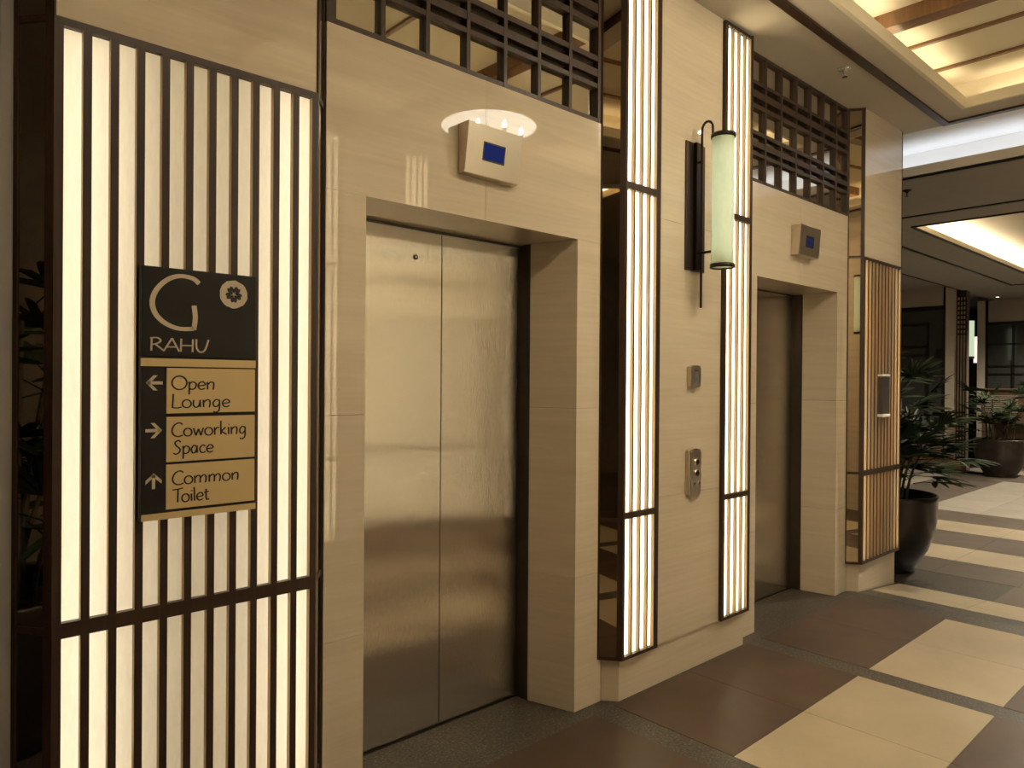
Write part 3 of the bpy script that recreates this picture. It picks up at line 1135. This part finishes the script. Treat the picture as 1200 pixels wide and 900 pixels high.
def arrow(cx, cz, dx, dz, L=.0215):
    d, n = Vector((dx, dz)), Vector((-dz, dx))
    c = Vector((cx, cz))
    bm = BM()
    tip = c + d * L
    ribbon(bm, [c - d * L, tip - d * .004], .0085, SY + .0004, 0, 0)
    for s in (1, -1):
        a = c + d * (L - .0245) + n * s * .0205
        b = a + d * .0
        q = [tip, tip - d * .011, c + d * (L - .030) + n * s * .0205, c + d * (L - .0195) + n * s * .0205]
        bm.faces.new([bm.verts.new((v.x, SY + .0004, v.y)) for v in q])
    return obj('arrow', bm, 'cream_ink', strip)


arrow(.6165, 1.489, -1, 0)
arrow(.616, 1.3595, 1, 0)
arrow(.616, 1.222, 0, 1)
for za, zb, l1, l2 in ((1.405, 1.530, ('Open', .661, .781, 1.471), ('Lounge', .661, .824, 1.4205)),
                       (1.271, 1.395, ('Coworking', .661, .873, 1.341), ('Space', .666, .777, 1.292)),
                       (1.141, 1.264, ('Common', .663, .852, 1.2075), ('Toilet', .666, .765, 1.158))):
    pl = obj('gold_plate', bx(.648, .896, SY, SY + .007, za, zb), 'gold', sign)
    for tx, xa, xb, z in (l1, l2):
        obj('lettering', write(tx, xa, xb, z, 0.0375, .0040, SY - .0006), 'ink', pl)


# ------------------------------------------------------------------ sprinklers, spot, chandelier
def sprinkler(label, x, y, z, mat='chrome'):
    t = thing('fire_sprinkler', label, 'sprinkler', (x, y, z), 'ceiling sprinklers')
    obj('escutcheon', lathe(BM(), [(.038, z), (.036, z - .008), (.014, z - .016), (.010, z - .026)], x, y, 24), mat, t, True)
    bm = BM()
    for s in (-1, 1):
        tube(bm, [(x, y, z - .020), (x + s * .012, y, z - .032), (x + s * .008, y, z - .046), (x, y, z - .052)], .003, 6)
    obj('yoke', bm, mat, t)
    obj('deflector', lathe(BM(), [(.004, z - .050), (.017, z - .054), (.017, z - .056), (.002, z - .058)], x, y, 16), 'bronze', t)


sprinkler('chrome fire sprinkler in the cream ceiling by the wooden trim', 4.614, 1.958, CZ)
sprinkler('dark fire sprinkler in the low dark ceiling of the far lobby', 6.85, 2.357, Z2, 'bronze')

CX, CY = 3.232, .672
t = thing('chandelier', 'round white chandelier with candle lamps, mirrored in the polished marble', 'chandelier', (CX, CY, 3.06))
obj('rod', tube(BM(), [(CX, CY, 3.25), (CX, CY, CU - .09)], .012, 10), 'bronze', t)
obj('canopy', lathe(BM(), [(.325, 3.236), (.33, 3.244), (.31, 3.262), (.002, 3.268)], CX, CY, 48, False), 'white', t, True)
obj('diffuser_disc', lathe(BM(), [(.002, 3.238), (.321, 3.238), (.321, 3.246), (.002, 3.246)], CX, CY, 48), 'lamp_disc', t)
bm = lathe(BM(), [(.225, 3.065), (.235, 3.065), (.235, 3.078), (.225, 3.078), (.225, 3.065)], CX, CY, 48, False)
obj('ring', bm, 'bronze', t, True)
for k in range(3):
    a = k * 2 * math.pi / 3 + .3
    obj('hanger', tube(BM(), [(CX + .23 * math.cos(a), CY + .23 * math.sin(a), 3.07), (CX + .06 * math.cos(a), CY + .06 * math.sin(a), 3.238)], .004, 6), 'bronze', t)
for k in range(8):
    a = k * math.pi / 4 + .25
    px, py = CX + .23 * math.cos(a), CY + .23 * math.sin(a)
    obj('candle', lathe(BM(), [(.016, 3.075), (.016, 3.155), (.010, 3.162)], px, py, 12), 'white', t, True)
    obj('bulb', lathe(BM(), [(.007, 3.16), (.012, 3.172), (.011, 3.186), (.004, 3.208), (.001, 3.212)], px, py, 12), 'bulb', t, True)


for k, (dx, dy) in enumerate(FILL_NEAR):  # rings added around the unseen fill lamps
    t = thing('added_fill_light', 'added ring around an unseen fill lamp in the lobby coffer', 'downlight', (dx, dy, CU), 'added coffer fill lights')
    obj('trim_ring', lathe(BM(), [(.055, CU - .006), (.055, CU), (.035, CU), (.035, CU - .006), (.055, CU - .006)], dx, dy, 24, False), 'chrome', t)


# ------------------------------------------------------------------ palms
def palm(label, cx, cy, z0, seed, pot_mat, H=1.85, nst=9, leafm='leaf_dark', low=True, group=None, xmin=None):
    rnd = random.Random(seed)
    t = thing('potted_palm', label, 'potted plant', (cx, cy, z0), group)
    prof = [(.225, 0), (.24, .012), (.235, .04), (.27, .09), (.33, .19), (.375, .32), (.395, .45), (.40, .60), (.405, .632), (.397, .645), (.375, .645), (.368, .62), (.365, .56)]
    obj('pot', lathe(BM(), [(r, z0 + z) for r, z in prof], cx, cy, 44), pot_mat, t, True)
    obj('soil', lathe(BM(), [(.366, z0 + .53), (.366, z0 + .555), (.2, z0 + .57), (.01, z0 + .575)], cx, cy, 24), 'soil', t)
    zs = z0 + .56
    for s in range(nst):
        a = rnd.uniform(0, 2 * math.pi)
        r = rnd.uniform(.03, .20)
        hgt = rnd.uniform(.35, 1.0) * (H - .85)
        lean = rnd.uniform(.02, .22)
        bx0, by0 = cx + r * math.cos(a), cy + r * math.sin(a)
        pts = [(bx0 + lean * (k / 5) ** 2 * math.cos(a), by0 + lean * (k / 5) ** 2 * math.sin(a), zs + hgt * k / 5) for k in range(6)]
        obj('stem', tube(BM(), pts, .012, 7, .008), 'cane', t, True)
        for f in range(rnd.randint(4, 6)):
            u = 1 - f * .13
            base = Vector(pts[0]).lerp(Vector(pts[-1]), max(u, .3))
            base = Vector((base.x, base.y, zs + hgt * max(u, .3)))
            ang = a + f * 2.4 + rnd.uniform(-.5, .5)
            tilt = rnd.uniform(.25, 1.05) - .1 * f
            plen = rnd.uniform(.16, .32)
            d = Vector((math.cos(ang) * math.cos(tilt), math.sin(ang) * math.cos(tilt), math.sin(tilt)))
            ll = rnd.uniform(.26, .38)
            if xmin is not None:
                if base.x + (plen + ll) * d.x < xmin:
                    d.x = abs(d.x) * .5
                    d.normalize()
            tip = base + d * plen
            bm = tube(BM(), [base, base + d * plen * .5 + Vector((0, 0, .01)), tip], .0035, 5, .0025)
            sidev = d.cross(Vector((0, 0, 1))).normalized()
            upv = sidev.cross(d)
            nl = rnd.randint(7, 10)
            for k in range(nl):
                fa = (k / (nl - 1) - .5) * 2.5
                dirv = (d * math.cos(fa) + sidev * math.sin(fa) + upv * .12).normalized()
                if xmin is not None and tip.x + ll * dirv.x < xmin:
                    dirv.x = abs(dirv.x)
                ln = ll * (1 - .25 * abs(fa) / 1.25) * rnd.uniform(.9, 1.08)
                wd = rnd.uniform(.016, .025)
                nrm = dirv.cross(upv).normalized()
                prev = None
                for q, wf in ((0, .35), (.3, 1.0), (.65, .95), (.9, .55), (1.0, .10)):
                    c = tip + dirv * ln * q - Vector((0, 0, 1)) * (.16 * ln * q * q + .03 * q * q)
                    row = [bm.verts.new(c - nrm * wd * wf), bm.verts.new(c - upv * wd * .35 * wf), bm.verts.new(c + nrm * wd * wf)]
                    if prev:
                        bm.faces.new((prev[0], prev[1], row[1], row[0]))
                        bm.faces.new((prev[1], prev[2], row[2], row[1]))
                    prev = row
            obj('frond', bm, leafm if rnd.random() < .7 else 'leaf', t)
    return t


palm('tall fan palm in a black glazed pot behind the slatted pier', 6.575, 2.42, FZ, 11, 'pot', 1.95, 20, xmin=6.13)
palm('fan palm in a wide brown pot before the far console', 14.62, 3.50, FZ, 5, 'pot_brown', 1.8, 7)
palm('palm mirrored in the dark tinted glass beside the slatted panel', -1.05, 2.45, 0, 23, 'pot', 2.1, 9)


# ------------------------------------------------------------------ far lobby
FX = 14.9
wf = struct('wall_far', bx(FX + .03, FX + .2, 4.12, 7, FZ, Z2 + .09), 'wall_dark')
obj('stone_base', bx(FX - .03, FX + .2, 4.09, 7, FZ - .01, .14), 'stone_base', wf)
obj('upper_panel', bx(FX, FX + .03, 4.48, 7, 2.955, Z2 + .12), 'panel_far', wf)
obj('lower_panel', bx(FX, FX + .03, 4.48, 7, .20, .59), 'panel_far', wf)
obj('glass', bx(FX + .01, FX + .03, 4.48, 7, .66, 2.90), 'glass_dark', wf)
for y0, y1, za, zb in ((4.445, 7, 2.875, 2.955), (4.445, 7, .60, .66), (4.445, 7, .14, .20), (4.445, 4.485, .14, Z2 + .1), (4.75, 6.9, 2.60, 2.64), (4.75, 6.9, 2.18, 2.22), (4.75, 6.9, 2.02, 2.05), (4.72, 4.76, .66, 2.66)):
    obj('frame_bar', bx(FX - .008, FX + .03, y0, y1, za, zb), 'black', wf)
obj('column', bx(FX - .012, FX + .03, 4.265, 4.445, .14, Z2 + .1), 'column_far', wf)
obj('notice', bx(FX - .002, FX + .012, 4.50, 4.60, 1.98, 2.16), 'black', wf)
fr = obj('fretwork_post', bx(FX - .005, FX + .028, 4.105, 4.262, .14, Z2), 'wood', wf)
for y in (4.105, 4.150, 4.198, 4.245):
    obj('stile', bx(FX - .03, FX - .003, y, y + .017, .14, Z2), 'wood', fr)
for k in range(9):
    for zb in (.30, 2.40):
        obj('bar', bx(FX - .028, FX - .003, 4.11, 4.255, zb + k * .085, zb + .03 + k * .085), 'wood', fr)
for y in (4.125, 4.172, 4.221):
    obj('pale_strip', bx(FX - .012, FX - .004, y, y + .024, .2, Z2 - .1), 'column_far', fr)  # strips in the beige column paint, between the stiles

t = thing('wall_lantern', 'small pale green lantern far beyond the tall palm', 'wall lamp', (15.6, 4.22, 2.0))
obj('shade', lathe(BM(), [(.058, 2.03), (.062, 2.04), (.062, 2.69), (.058, 2.70)], 15.6, 4.235, 24), emit('far_lantern_glow', (.80, .92, .62), .55), t, True)
obj('ring', lathe(BM(), [(.05, 1.985), (.066, 1.99), (.066, 2.03), (.05, 2.03)], 15.6, 4.235, 24), 'bronze', t)
obj('ring', lathe(BM(), [(.05, 2.70), (.066, 2.70), (.066, 2.72), (.05, 2.725)], 15.6, 4.235, 24), 'bronze', t)
obj('bracket', bx(15.08, 15.61, 4.225, 4.245, 2.73, 2.75), 'bronze', t)
t = thing('glow_panel', 'narrow glowing panel standing in for a lit wall behind the far lantern', 'light panel', (19.6, 4.9, 1.6))
obj('glow_face', bx(19.4, 19.44, 5.09, 5.20, 1.95, 2.62), 'lit_wall', t)
obj('case', bx(19.44, 19.5, 5.07, 5.22, FZ, 2.64), 'bronze', t)
t = thing('dark_cabinet', 'dark upright cabinet in the gap behind the far fretwork post', 'cabinet', (17.4, 4.66, FZ))
obj('body', bevel(bx(17.2, 17.7, 4.54, 4.78, FZ + .42, 1.95), .01, 1), 'cabinet', t)
obj('foot', bx(17.25, 17.65, 4.56, 4.76, FZ, FZ + .43), 'cabinet', t)

RX = 17.0
wr = struct('wall_glazed', bx(RX + .04, RX + .15, -5, 4.46, FZ, Z2), 'wall_dark')
obj('column', bx(RX - .02, RX + .04, 4.35, 4.487, FZ, Z2), 'column_far', wr)
obj('upper_panel', bx(RX, RX + .04, -3, 4.30, 2.75, Z2), 'panel_far', wr)
obj('glass', bx(RX + .01, RX + .04, -3, 4.30, .9, 2.72), 'glass_dark', wr)
for y0, y1, za, zb in ((-3, 4.35, 2.70, 2.76), (4.30, 4.352, .4, Z2), (-3, 4.3, 2.30, 2.33), (-3, 4.3, 1.86, 1.89), (-3, 4.3, 1.70, 1.73), (3.85, 3.89, .9, 2.7), (-3, 4.3, .86, .92)):
    obj('frame_bar', bx(RX - .01, RX + .04, y0, y1, za, zb), 'black', wr)
obj('lower_panel', bx(RX + .0, RX + .04, -3, 4.3, FZ, .86), 'panel_far', wr)

t = thing('console_cabinet', 'brown wooden console with pale louvred grille behind the brown pot', 'cabinet', (15.9, 3.4, FZ))
obj('body', bx(15.75, 16.25, 2.6, 4.09, .80, 1.40), 'wood_far', t)
obj('top', bevel(bx(15.70, 16.30, 2.55, 4.11, 1.40, 1.43), .004, 1), 'wood_far', t)
for k in range(9):
    z = .995 + k * .037
    obj('louvre', bx(15.735, 15.75, 3.50, 4.02, z, z + .014), 'column_far', t)
for y in (4.03, 3.90, 3.0, 2.62):
    obj('leg', bx(15.77, 15.83, y, y + .05, FZ, .80), 'wood_far', t)
obj('back', bx(16.2, 16.24, 2.62, 4.08, FZ + .05, .80), 'wood_far', t)

bm = BM()
t = thing('ceiling_spotlight', 'tiny bright recessed spot in the far ceiling', 'spotlight', (16.4, 4.0, Z2))
obj('trim_ring', lathe(BM(), [(.045, Z2 - .004), (.045, Z2 + .0), (.03, Z2 + .0), (.03, Z2 - .004), (.045, Z2 - .004)], 16.4, 4.0, 20, False), 'chrome', t)
obj('lens', lathe(BM(), [(.001, Z2 - .003), (.03, Z2 - .003), (.03, Z2 - .001)], 16.4, 4.0, 20), emit('spot_lens', (1, .9, .75), 4), t)
